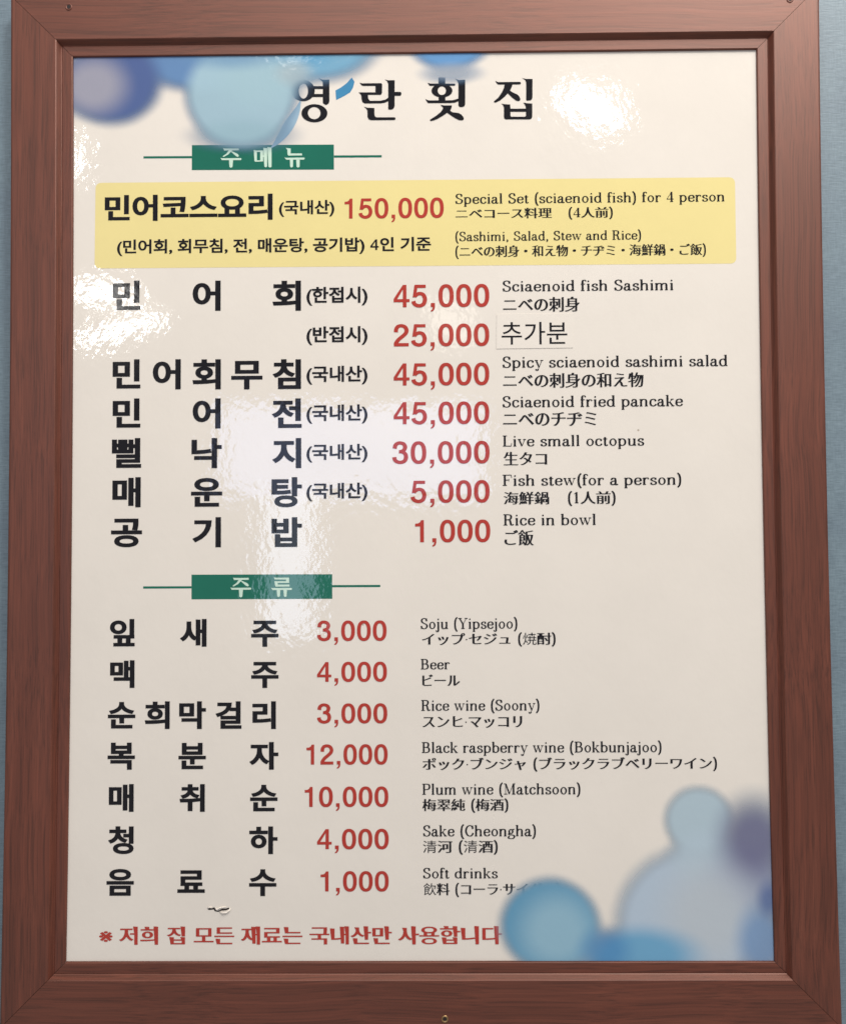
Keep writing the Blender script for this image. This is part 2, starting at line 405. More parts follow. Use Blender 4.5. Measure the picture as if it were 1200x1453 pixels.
SER = {
 'a': (0.50, [('s', [(.10,.345),(.14,.42),(.22,.447),(.305,.41),(.33,.31)]), ('v',.33,.07,.32), ('s', [(.33,.09),(.35,.02),(.40,.012),(.47,.05)]), ('s', [(.33,.275),(.20,.245),(.085,.19),(.075,.09),(.15,.015),(.25,.035),(.33,.11)]), ('d',.105,.345,.042)]),
 'b': (0.55, [('v',.12,.0,A_), flg(.12,A_), ('s', [(.13,.33),(.20,.43),(.31,.44),(.42,.37),(.455,.23),(.42,.09),(.31,.015),(.19,.03),(.12,.12)])]),
 'c': (0.47, [('s', [(.40,.33),(.35,.42),(.25,.445),(.13,.39),(.085,.23),(.13,.07),(.25,.015),(.35,.05),(.42,.13)]), ('d',.375,.345,.045)]),
 'd': (0.56, [('v',.42,.02,A_), flg(.42,A_), ('h',.42,.52,.018), ('s', [(.42,.33),(.34,.43),(.23,.44),(.12,.37),(.085,.23),(.12,.09),(.23,.015),(.34,.03),(.42,.12)])]),
 'e': (0.49, [('s', [(.10,.245),(.42,.245)]), ('s', [(.42,.245),(.40,.37),(.34,.43),(.25,.445),(.13,.39),(.085,.23),(.13,.07),(.26,.015),(.37,.05),(.43,.13)])]),
 'f': (0.33, [('v',.13,.0,.60), ('s', [(.13,.58),(.15,.67),(.22,.70),(.31,.68)]), ('d',.315,.645,.042), ('h',.03,.28,.445), ft(.13,.10,.11)]),
 'g': (0.51, [('o',.22,.30,.115,.135), ('s', [(.12,.20),(.08,.13),(.14,.08),(.30,.07),(.42,.03),(.44,-.06),(.36,-.15),(.22,-.17),(.09,-.14),(.06,-.06),(.13,.0)]), ('s', [(.32,.39),(.38,.44),(.46,.44)])]),
 'h': (0.58, [('v',.12,.0,A_), flg(.12,A_), ft(.12), ('s', [(.13,.32),(.20,.42),(.31,.445),(.40,.41),(.425,.32)]), ('v',.425,.0,.33), ft(.425)]),
 'i': (0.29, [('v',.14,.0,X), flg(.14,X), ft(.14), ('d',.135,.625,.052)]),
 'j': (0.28, [('v',.15,-.08,X), flg(.15,X), ('s', [(.15,-.06),(.135,-.15),(.08,-.185),(.0,-.16)]), ('d',.0,-.13,.04), ('d',.145,.625,.052)]),
 'k': (0.55, [('v',.12,.0,A_), flg(.12,A_), ft(.12), ('w',(.14,.18),(.40,.43),.036), ('w',(.23,.28),(.43,.02),.085), ('h',.30,.48,.44), ('h',.34,.53,.016)]),
 'l': (0.29, [('v',.14,.0,A_), flg(.14,A_), ft(.14)]),
 'm': (0.86, [('v',.12,.0,X), flg(.12,X), ft(.12), ('s', [(.13,.32),(.20,.42),(.30,.445),(.38,.41),(.405,.32)]), ('v',.405,.0,.33), ft(.405), ('s', [(.415,.32),(.49,.42),(.59,.445),(.67,.41),(.695,.32)]), ('v',.695,.0,.33), ft(.695)]),
 'n': (0.58, [('v',.12,.0,X), flg(.12,X), ft(.12), ('s', [(.13,.32),(.20,.42),(.31,.445),(.40,.41),(.425,.32)]), ('v',.425,.0,.33), ft(.425)]),
 'o': (0.53, [('o',.265,.23,.165,.215)]),
 'p': (0.56, [('v',.12,-.19,X), flg(.12,X), ft(.12,.085,.085,-.185), ('s', [(.13,.33),(.20,.43),(.31,.44),(.42,.37),(.455,.23),(.42,.09),(.31,.015),(.19,.03),(.12,.12)])]),
 'r': (0.43, [('v',.12,.0,X), flg(.12,X), ft(.12,.085,.10), ('s', [(.13,.30),(.19,.41),(.28,.445),(.36,.42)]), ('d',.355,.395,.045)]),
 's': (0.44, [('s', [(.35,.33),(.32,.42),(.22,.445),(.12,.40),(.10,.32),(.17,.26),(.28,.22),(.36,.15),(.34,.05),(.23,.015),(.12,.04),(.08,.14)]), ('w',(.355,.33),(.355,.455),.03), ('w',(.078,.01),(.078,.14),.03)]),
 't': (0.34, [('v',.14,.08,.56), ('s', [(.14,.10),(.16,.025),(.22,.012),(.30,.06)]), ('h',.03,.27,.445), ('w',(.06,.455),(.15,.57),.034)]),
 'u': (0.58, [('v',.13,.12,X), flg(.13,X), ('s', [(.13,.13),(.16,.04),(.25,.015),(.35,.04),(.42,.13)]), ('v',.43,.0,X), flg(.43,X), ('h',.43,.53,.018)]),
 'v': (0.53, [('w',(.10,.44),(.27,.01),.085), ('w',(.27,.01),(.43,.44),.038), ('h',.02,.21,.445), ('h',.34,.51,.445)]),
 'w': (0.76, [('w',(.10,.44),(.24,.01),.085), ('w',(.24,.01),(.38,.44),.036), ('w',(.36,.44),(.51,.01),.085), ('w',(.51,.01),(.65,.44),.036), ('h',.02,.20,.445), ('h',.28,.46,.445), ('h',.57,.73,.445)]),
 'y': (0.53, [('w',(.11,.44),(.28,.01),.085), ('w',(.44,.44),(.22,-.13),.038), ('s', [(.225,-.12),(.17,-.185),(.09,-.17)]), ('d',.09,-.14,.042), ('h',.02,.21,.445), ('h',.35,.52,.445)]),
 'S': (0.57, [('s', [(.45,.52),(.41,.65),(.28,.69),(.15,.64),(.11,.53),(.18,.42),(.33,.34),(.45,.27),(.47,.15),(.39,.04),(.26,.01),(.13,.06),(.08,.19)]), ('w',(.46,.50),(.46,.70),.034), ('w',(.078,.0),(.078,.20),.034)]),
 'R': (0.70, [('v',.17,.0,K), ft(.17,.12,.12), ('h',.05,.38,K-.017), ('s', [(.34,.683),(.46,.65),(.51,.53),(.45,.40),(.32,.36),(.17,.355)]), ('s', [(.32,.36),(.43,.31),(.47,.18),(.50,.05),(.56,.012),(.65,.06)])]),
 'L': (0.62, [('v',.17,.0,K), ('h',.05,.30,K-.017), ('h',.05,.55,.017), ('w',(.545,.01),(.575,.22),.036)]),
 'F': (0.62, [('v',.17,.0,K), ft(.17,.12,.12), ('h',.05,.55,K-.017), ('w',(.54,.69),(.56,.50),.036), ('h',.17,.40,.36), ('w',(.40,.28),(.40,.44),.034)]),
 'B': (0.66, [('v',.17,.0,K), ('h',.05,.36,K-.017), ('h',.05,.38,.017), ('h',.17,.38,.365), ('s', [(.32,.683),(.44,.65),(.49,.53),(.44,.40),(.32,.365)]), ('s', [(.34,.365),(.49,.32),(.54,.19),(.48,.06),(.34,.017)])]),
 'Y': (0.68, [('v',.34,.0,.34), ft(.34,.12,.12), ('w',(.12,.68),(.35,.30),.085), ('w',(.57,.68),(.36,.32),.038), ('h',.02,.26,K-.017), ('h',.46,.66,K-.017)]),
 'P': (0.62, [('v',.17,.0,K), ft(.17,.12,.12), ('h',.05,.38,K-.017), ('s', [(.34,.683),(.48,.65),(.535,.51),(.48,.37),(.34,.33),(.17,.325)])]),
 'M': (0.86, [('w',(.16,.0),(.16,K),.036), ft(.16,.11,.11), ('w',(.17,.69),(.41,.02),.09), ('w',(.41,.02),(.66,.69),.036), ('v',.68,.0,K), ft(.68,.11,.12), ('h',.05,.18,K-.017), ('h',.66,.80,K-.017)]),
 'C': (0.64, [('s', [(.55,.48),(.50,.63),(.36,.69),(.19,.61),(.10,.35),(.19,.09),(.36,.01),(.50,.07),(.57,.21)]), ('w',(.56,.47),(.56,.70),.034)]),
 '4': (0.54, [('v',.36,.0,K), ft(.36,.10,.10), ('w',(.36,.68),(.06,.20),.038), ('h',.05,.50,.19)]),
 '1': (0.46, [('v',.24,.0,K), ft(.24,.11,.11), ('w',(.10,.58),(.22,.67),.036)]),
 '(': (0.33, [('s', [(.28,.76),(.17,.60),(.13,.29),(.17,-.02),(.28,-.18)])]),
 ')': (0.33, [('s', [(.05,.76),(.16,.60),(.20,.29),(.16,-.02),(.05,-.18)])]),
 ',': (0.28, [('d',.11,.045,.048), ('s', [(.14,.05),(.14,-.03),(.08,-.10)])]),
 ' ': (0.30, []), '·': (0.22, [('d',.10,.30,.045)]), '　': (1.0, []),
}
def inside(pt, poly):
    x, y = pt; c = False; n = len(poly)
    for i in range(n):
        x1, y1 = poly[i]; x2, y2 = poly[(i+1) % n]
        if (y1 > y) != (y2 > y) and x < (x2-x1)*(y-y1)/(y2-y1)+x1: c = not c
    return c
def outers(loops):
    """one polygon set per outer contour, with the counters that lie in it"""
    if not loops: return []
    sgn = 1 if sum(sarea(l) for l in loops) > 0 else -1
    o = [[l] for l in loops if sarea(l)*sgn > 0]
    for l in loops:
        if sarea(l)*sgn > 0: continue
        cand = [g for g in o if inside(l[0], g[0])]
        if cand: min(cand, key=lambda g: abs(sarea(g[0]))).append(l)
    return o
# bold grotesque numerals for the prices
def ring(cx, cy, rx, ry, wx, wy, p=2.35, n=44):
    def se(a, b):
        t = np.linspace(0, 2*math.pi, n, endpoint=False); c, s_ = np.cos(t), np.sin(t)
        return np.stack([cx+a*np.sign(c)*np.abs(c)**(2/p), cy+b*np.sign(s_)*np.abs(s_)**(2/p)], 1)
    return [se(rx, ry), se(rx-wx, ry-wy)]
PT, PN = 0.128, 0.106
def sw(pts): return sweep(cr_path(pts, 9), PT, PN)
def pl(*pts): return [np.array(pts, float)]
PRICE = {
 '0': (0.552, [ring(.276, .35, .239, .360, .128, .106)]),
 '1': (0.552, [pl((.245,0),(.365,0),(.365,.70),(.275,.70),(.245,.64),(.19,.60),(.09,.59),(.09,.50),(.245,.50))]),
 '2': (0.552, [sw([(.105,.45),(.115,.55),(.17,.63),(.275,.655),(.38,.62),(.435,.52),(.41,.42),(.31,.32),(.19,.22),(.115,.12),(.095,.05)]), pl((.04,0),(.50,0),(.50,.105),(.04,.105))]),
 '3': (0.552, [sw([(.10,.48),(.12,.58),(.19,.645),(.28,.658),(.38,.62),(.42,.53),(.38,.43),(.29,.385),(.23,.382)]), sw([(.23,.382),(.33,.375),(.42,.31),(.445,.20),(.40,.09),(.28,.042),(.16,.07),(.10,.14),(.088,.21)])]),
 '4': (0.552, [pl((.305,0),(.42,0),(.42,.70),(.31,.70)), pl((.310,.70),(.385,.70),(.305,.55),(.125,.25),(.02,.25),(.02,.262)), pl((.02,.16),(.515,.16),(.515,.255),(.02,.255))]),
 '5': (0.552, [pl((.12,.60),(.47,.60),(.47,.70),(.12,.70)), pl((.12,.70),(.06,.30),(.165,.32),(.215,.65)), sw([(.12,.335),(.19,.395),(.28,.425),(.39,.385),(.445,.245),(.40,.10),(.28,.042),(.16,.07),(.10,.13),(.085,.19)])]),
 ',': (0.276, [pl((.075,.125),(.20,.125),(.20,-.01),(.185,-.07),(.14,-.125),(.075,-.145),(.075,-.105),(.12,-.07),(.135,0),(.075,0))]),
}
def layout(text, style):
    """-> list of polygon sets in em units, laid on a baseline"""
    x = 0; out = []
    for ch in text:
        if style['kind'] == 'price' or (style['kind'] == 'sans' and ch == '4'):
            adv, st = PRICE[ch]
            out += [[lp+np.array([x, 0]) for lp in g] for g in st]
            x += adv
        elif style['kind'] == 'serif' or (style['kind'] == 'mincho' and ch in '()·41 　'):
            adv, st = SER[ch]; sc = 1.0 if style['kind'] == 'serif' else 1.12
            for s in st:
                out.append([lp*sc+np.array([x, 0]) for lp in stroke(s)])
            x += adv*sc
        else:
            bx, by = style['b']
            if ch in style.get('thin', ''): bx, by = -0.002, -0.004
            if style['kind'] == 'mincho' and ch not in style.get('thin', '') and ord(ch) < 0x3100: bx = 0.034
            loops, adv = sans_glyph(ch, bx, by, style.get('flag', 0))
            if adv is None: adv = 0.3
            adv -= BAR_LSB if loops else 0
            out += outers([lp+np.array([x, 0]) for lp in loops])
            x += adv + style.get('track', 0)
    return out
BAR_LSB = 0.0
# side bearing of the trailing bar is the same for every glyph: measure it once
_l, _a = font_glyph('|'); BAR_LSB = float(min(v[0] for v in _l[0])) if _l else 0.08

STY = {
 'name':  dict(kind='sans', b=(0.037, 0.027)),
 'note':  dict(kind='sans', b=(0.027, 0.022)),
 'price': dict(kind='price'),
 'thin':  dict(kind='sans', b=(0.004, 0.002)),
 'foot':  dict(kind='sans', b=(0.034, 0.000), flag=0.05),
 'serif': dict(kind='serif'),
 'jp':    dict(kind='mincho', b=(0.030, -0.008)),
}
def ext(sets):
    a = np.vstack([l for s in sets for l in s]); return a[:, 0].min(), a[:, 0].max(), a[:, 1].min(), a[:, 1].max()
def run(name, text, style, x0, x1, yt, yb, mat, parent=board, fit='box', lift=0.00022, ref=None):
    """one printed run fitted between the measured left/right and top/bottom"""
    st = STY[style] if isinstance(style, str) else style
    sets = layout(text, st); a0, a1, b0, b1 = ext(sets)
    if fit == 'cap': b0, b1 = 0.0, 0.70
    if fit == 'digit': b0, b1 = -0.008, 0.708
    A = P2(x0, yb); B = P2(x1, yb); T = P2(x0, yt)
    sx = (B[0]-A[0])/(a1-a0); sy = (T[1]-A[1])/(b1-b0)
    # keep the baseline level on the board: use the mid-point height
    mid = P2((x0+x1)/2, yb)[1]
    q = [[[(A[0]+(v[0]-a0)*sx, mid+(v[1]-b0)*sy) for v in lp] for lp in s] for s in sets]
    return flat(name, q, M[mat], parent, lift)
def spaced(name, items, yt, yb, ew, eh, mat='black', parent=board):
    """wide-set Korean name: each syllable centred at its own measured spot; em box ew x eh photo units"""
    k = 0.78/1343.0*1.0
    for ch, cx in items:
        loops, adv = sans_glyph(ch, *STY['name']['b'])
        a = np.vstack(loops); cxg = (a[:, 0].min()+a[:, 0].max())/2
        o = P2(cx, (yt+yb)/2)
        s = (P2(cx+10, yb)[0]-P2(cx, yb)[0])/10; sv = (P2(cx, yt)[1]-P2(cx, yb)[1])/(yb-yt)
        flat(name, [[[(o[0]+(v[0]-cxg)*ew*s, o[1]+(v[1]-0.385)*eh*sv) for v in lp] for lp in g] for g in outers(loops)], M[mat], parent, 0.00022)

def quad(name, corners, mat, lift, parent=board, radius=0):
    pts = []
    if radius:
        n = len(corners)
        for i in range(n):
            c = np.array(corners[i], float); a = np.array(corners[i-1], float); b = np.array(corners[(i+1) % n], float)
            da = (a-c)/np.hypot(*(a-c)); db = (b-c)/np.hypot(*(b-c))
            for t in np.linspace(0, 1, 7):
                p_ = (1-t)**2*(c+da*radius)+2*t*(1-t)*c+t*t*(c+db*radius); pts.append(tuple(p_))
    else: pts = corners
    return flat(name, [[[P2(*p_) for p_ in pts]]], M[mat], parent, lift)

# ---- yellow highlight band and its lines
quad('highlight_band', [(136, 259.5), (1042, 251.5), (1044, 374), (134.5, 381)], 'yellow', 0.00008, radius=9)
run('item_name', '민어코스요리', dict(kind='sans', b=(0.036, 0.027), track=-0.01), 149, 387, 276, 313, 'black')
run('origin_note', '(국내산)', 'note', 396, 474.5, 284, 307.5, 'black')
run('price', '150,000', 'price', 489, 629.5, 281, 310, 'red', fit='digit')
run('set_contents_note', '(민어회, 회무침, 전, 매운탕, 공기밥) 4인 기준', 'note', 166.5, 611.5, 338, 361.5, 'black')
run('english_name', 'Special Set (sciaenoid fish) for 4 person', 'serif', 645.7, 1027, 273.5, 287.5, 'black', fit='cap')
run('japanese_name', 'ニベコース料理　(4人前)', 'jp', 646.4, 869, 294, 312.5, 'black')
run('english_name', '(Sashimi, Salad, Stew and Rice)', 'serif', 646, 909, 328, 341, 'black', fit='cap')
run('japanese_name', '(ニベの刺身・和え物・チヂミ・海鮮鍋・ご飯)', 'jp', 646, 1001, 346.5, 366.5, 'black')

# ---- main dishes
C5 = (180, 237, 293.5, 350.5, 407)
R1 = [('민..어..회', 399, 440), None]
def pick(s, cols): return [(ch, c) for ch, c in zip(s, cols) if ch != '.']
for s, yt, yb in (('민.어.회', 398.5, 440), ('민어회무침', 509.5, 552), ('민.어.전', 565, 607.5), ('뻘.낙.지', 622, 663), ('매.운.탕', 676.5, 719.5), ('공.기.밥', 733.5, 776)):
    spaced('item_letter', pick(s, C5), yt, yb, 49.5, 44.5)
for t, yt, yb in (('(한접시)', 407, 433.5), ('(반접시)', 463, 489.5), ('(국내산)', 519, 545.5), ('(국내산)', 574, 601), ('(국내산)', 630, 656), ('(국내산)', 685, 711)):
    run('origin_note' if '국' in t else 'portion_note', t, 'note', 435, 521.5, yt, yb, 'black')
for t, x0, x1, yt, yb in (('45,000', 558.5, 694, 403.5, 436), ('25,000', 558.5, 694, 459.5, 491.5), ('45,000', 558.5, 694, 515, 547), ('45,000', 558.5, 694, 570, 602),
                          ('30,000', 556.5, 694.5, 626, 658), ('5,000', 582.5, 694.5, 681.5, 713.5), ('1,000', 589, 695.5, 737.5, 769.5)):
    run('price', t, 'price', x0, x1, yt, yb, 'red', fit='digit')
for t, x0, x1, yt, yb in (('Sciaenoid fish Sashimi', 712.5, 954.5, 397.5, 412.5), ('Spicy sciaenoid sashimi salad', 712.5, 1031.5, 505, 520.5), ('Sciaenoid fried pancake', 712.5, 968.5, 561.5, 577),
                          ('Live small octopus', 713, 913.5, 617.5, 632.7), ('Fish stew(for a person)', 713, 966, 673, 688.3), ('Rice in bowl', 714, 844.6, 729.5, 745)):
    run('english_name', t, 'serif', x0, x1, yt, yb, 'black', fit='cap')
for t, x0, x1, yt, yb in (('ニベの刺身', 713.5, 822.5, 421.5, 442.5), ('ニベの刺身の和え物', 713.5, 912.7, 529, 550), ('ニベのチヂミ', 713.5, 846, 585, 604.5), ('生タコ', 714, 776, 641, 660),
                          ('海鮮鍋　(1人前)', 714, 873, 696.5, 718.5), ('ご飯', 715.5, 757.5, 752, 774)):
    run('japanese_name', t, 'jp', x0, x1, yt, yb, 'black')

# ---- sticker with its own lettering, a real slip of film stuck on
def slip(name, corners, th, mat, parent, base):
    n = len(corners); f = [P2(*c) for c in corners]
    y1 = PANEL_Y-base; y0 = y1-th
    vs = [(a, y0, b) for a, b in f]+[(a, y1, b) for a, b in f]
    fs = [tuple(reversed(range(n)))]+[(i, (i+1) % n, n+(i+1) % n, n+i) for i in range(n)]
    return mesh_obj(name, vs, fs, M[mat], parent)
st = slip('sticker', [(704.5, 446), (813, 445), (812.5, 493.5), (704, 495)], 0.00035, 'sticker', board, 0.00002)
run('sticker_lettering', '추가분', 'thin', 711.5, 804.5, 457, 489, 'black', parent=st, lift=0.00045)

# ---- section banners
def polys(name, sets, ox, oy, sc, mat, parent, lift=0.00022):
    return flat(name, [[[P2(ox+a/sc, oy+b/sc) for a, b in lp] for lp in s] for s in sets], M[mat], parent, lift)
def R_(a, b, c, d): return [[(a, b), (c, b), (c, d), (a, d)]]
b1 = quad('section_banner', [(272.6, 206), (473.7, 205.2), (473.9, 240.6), (272.4, 241.4)], 'green', 0.0001)
quad('banner_line', [(204, 221.8), (272.4, 221.5), (272.4, 224.6), (204, 224.9)], 'green', 0.0001)
quad('banner_line', [(474, 220.6), (541.5, 220.2), (541.5, 223.4), (474, 223.8)], 'green', 0.0001)
b2 = quad('section_banner', [(272, 815.4), (471.3, 814.8), (471.5, 849.6), (272, 850.4)], 'green', 0.0001)
quad('banner_line', [(203.5, 832), (271.9, 831.8), (271.9, 834.9), (203.5, 835.2)], 'green', 0.0001)
quad('banner_line', [(471.5, 830.2), (539.5, 829.9), (539.5, 833.0), (471.5, 833.3)], 'green', 0.0001)
JU = [[[(172, 104), (200, 110), (415, 108), (418, 138), (190, 142)]], [[(262, 138), (318, 138), (250, 205), (180, 243), (165, 232), (225, 190)]],
      [[(285, 152), (325, 160), (400, 195), (418, 225), (405, 242), (375, 232)]], [[(132, 258), (160, 263), (450, 260), (458, 275), (448, 291), (155, 292)]], [[(264, 290), (328, 290), (318, 398), (292, 410), (270, 398)]]]
RYU = [[[(803, 100), (830, 106), (1040, 104), (1043, 186), (992, 186), (992, 134), (820, 134)]], [[(815, 160), (992, 160), (992, 186), (866, 186), (866, 212), (1047, 212), (1047, 242), (835, 244), (822, 225)]],
       [[(760, 262), (790, 266), (1080, 264), (1087, 280), (1078, 296), (785, 297)]], [[(850, 295), (905, 295), (900, 392), (875, 406), (856, 392)]], [[(954, 295), (1008, 295), (1002, 392), (978, 406), (960, 392)]]]
polys('banner_lettering', JU+RYU, 315, 810, 10.909, 'mint', b2)
ju1 = [[[(70+(a-132)*0.782, 88+(b-104)*0.782) for a, b in lp] for lp in s] for s in JU]
ME = [[[(474, 110), (500, 118), (588, 116), (588, 250), (490, 255), (482, 240)], [(512, 135), (552, 135), (552, 238), (512, 238)]], R_(586, 176, 606, 196), [[(590, 84), (638, 90), (636, 312), (620, 324), (602, 314)]], [[(640, 76), (690, 84), (690, 316), (672, 326), (652, 316)]]]
NYU = [[[(862, 86), (922, 94), (922, 154), (1058, 154), (1062, 178), (895, 180), (884, 165), (882, 110)]], [[(845, 202), (870, 207), (1085, 204), (1093, 216), (1084, 229), (870, 230)]], [[(912, 228), (952, 228), (950, 316), (932, 326), (916, 316)]], [[(990, 228), (1032, 228), (1030, 316), (1012, 326), (994, 316)]]]
polys('banner_lettering', ju1+ME+NYU, 305, 200, 8.571, 'mint', b1)

# ---- the title, drawn letter by letter
def eo(cx, cy, rx, ry): return [tuple(v) for v in ell(cx, cy, rx, ry, 44)]
Y1 = [[eo(378, 430, 248, 226), eo(384, 438, 98, 162)], R_(560, 335, 802, 395), R_(560, 502, 802, 566),
      [[(700, 165), (790, 200), (935, 196), (937, 650), (920, 705), (870, 735), (830, 722), (797, 690), (797, 250), (765, 215)]], [eo(618, 912, 276, 192), eo(614, 909, 134, 130)]]
RAN = [[[(152, 260), (200, 276), (600, 272), (622, 278), (632, 300), (630, 480), (605, 520), (490, 520), (490, 330), (215, 330), (185, 305)]],
       [[(130, 468), (492, 468), (492, 520), (330, 520), (335, 600), (372, 648), (600, 645), (700, 622), (765, 580), (765, 652), (690, 688), (600, 702), (260, 704), (215, 675), (196, 620), (188, 530), (160, 495)]],
       [[(680, 190), (760, 212), (898, 208), (898, 760), (880, 805), (850, 830), (800, 838), (762, 826), (762, 280), (735, 225)]], [[(896, 458), (1020, 458), (1038, 470), (1042, 500), (1036, 530), (1020, 540), (896, 540)]],
       [[(240, 772), (320, 796), (468, 800), (470, 950), (485, 985), (515, 1000), (890, 998), (912, 1005), (918, 1024), (910, 1048), (890, 1056), (400, 1060), (345, 1040), (322, 990), (318, 850), (290, 810)]]]
HO = [R_(405, 150, 548, 290), [[(170, 265), (225, 280), (750, 282), (764, 300), (750, 326), (220, 330)]], [eo(478, 432, 222, 142), eo(476, 432, 88, 92)], R_(408, 548, 550, 640),
      [[(128, 608), (165, 630), (205, 640), (700, 636), (780, 615), (828, 600), (828, 655), (750, 686), (650, 694), (185, 697), (150, 655)]],
      [[(750, 172), (830, 205), (972, 200), (972, 720), (955, 765), (900, 782), (845, 775), (828, 740), (828, 270), (800, 215)]],
      [[(440, 732), (510, 746), (688, 746), (684, 790), (652, 862), (705, 892), (830, 908), (890, 940), (935, 995), (946, 1035), (922, 1062), (850, 1060), (760, 1020), (655, 950), (588, 902), (500, 965), (380, 1035), (300, 1065), (240, 1080), (218, 1052), (350, 970), (450, 890), (500, 820), (498, 790)]]]
JIP = [[[(188, 222), (245, 250), (705, 244), (728, 256), (730, 285), (712, 298), (250, 302), (215, 275)]],
       [[(385, 298), (552, 298), (545, 330), (500, 432), (560, 470), (650, 508), (695, 555), (720, 605), (712, 640), (680, 657), (620, 640), (540, 575), (450, 490), (380, 565), (290, 640), (190, 688), (150, 670), (165, 650), (250, 580), (330, 460), (370, 370)]],
       [[(758, 162), (830, 182), (978, 184), (976, 585), (960, 620), (925, 640), (850, 642), (842, 620), (842, 260), (820, 205)]],
       [[(310, 706), (370, 718), (502, 726), (506, 816), (838, 814), (832, 770), (812, 725), (778, 684), (850, 698), (972, 706), (972, 990), (955, 1025), (925, 1042), (405, 1042), (375, 1020), (370, 990), (370, 780), (345, 735)], [(508, 880), (508, 960), (525, 986), (820, 986), (838, 960), (838, 880)]]]
for g, ox in ((Y1, 405), (RAN, 500), (HO, 595), (JIP, 690)):
    polys('title_letter', g, ox, 100, 15, 'black', board)

# ---- drinks
D5 = (174, 224.5, 274.5, 325.5, 376)
for s, dx, yt, yb in (('잎.새.주', 0, 878.5, 916.5), ('맥...주', 0, 937, 975), ('순희막걸리', -1, 995, 1033.5), ('복.분.자', -1.5, 1053, 1091), ('매.취.순', -1.5, 1112.5, 1151), ('청...하', -2, 1172, 1211.5), ('음.료.수', -3, 1231.5, 1271)):
    spaced('item_letter', [(c, x+dx) for c, x in pick(s, D5)], yt, yb, 43.5, 41.0)
for t, x0, x1, yt, yb in (('3,000', 450, 548.5, 880.5, 909.5), ('4,000', 450, 549, 939, 967.5), ('3,000', 450, 549.5, 998, 1026.5), ('12,000', 435, 550, 1056, 1085), ('10,000', 432.5, 551, 1116, 1145), ('4,000', 450, 551.5, 1176, 1205), ('1,000', 455, 551.5, 1236, 1265)):
    run('price', t, 'price', x0, x1, yt, yb, 'red', fit='digit')
for t, x0, x1, yt, yb in (('Soju (Yipsejoo)', 596.5, 733.7, 877, 892), ('Beer', 597, 638, 935, 949.5), ('Rice wine (Soony)', 597.6, 765, 993, 1008), ('Black raspberry wine (Bokbunjajoo)', 598.5, 938, 1052.5, 1067.5),
                          ('Plum wine (Matchsoon)', 599, 823, 1111.8, 1127), ('Sake (Cheongha)', 600, 760, 1171, 1186.3), ('Soft drinks', 600, 706, 1231.5, 1246)):
    run('english_name', t, 'serif', x0, x1, yt, yb, 'black', fit='cap')
JT = dict(kind='mincho', b=(0.030, -0.008), thin='焼清飲')
for t, x0, x1, yt, yb in (('イップ·セジュ (焼酎)', 598.5, 788, 897, 918), ('ビール', 599, 652.7, 957, 973), ('スンヒ·マッコリ', 599, 740.6, 1016, 1032.5), ('ポック·ブンジャ (ブラックラブベリーワイン)', 599, 1016.7, 1074, 1095),
                          ('梅翠純 (梅酒)', 599, 721, 1132.5, 1153.5), ('清河 (清酒)', 600, 706, 1191.5, 1213), ('飲料 (コーラ·サイダー)', 601, 794, 1252, 1273)):
    run('japanese_name', t, JT, x0, x1, yt, yb, 'black')
run('footer_note', '※ 저희 집 모든 재료는 국내산만 사용합니다', 'foot', 141, 712, 1314, 1340, 'red')

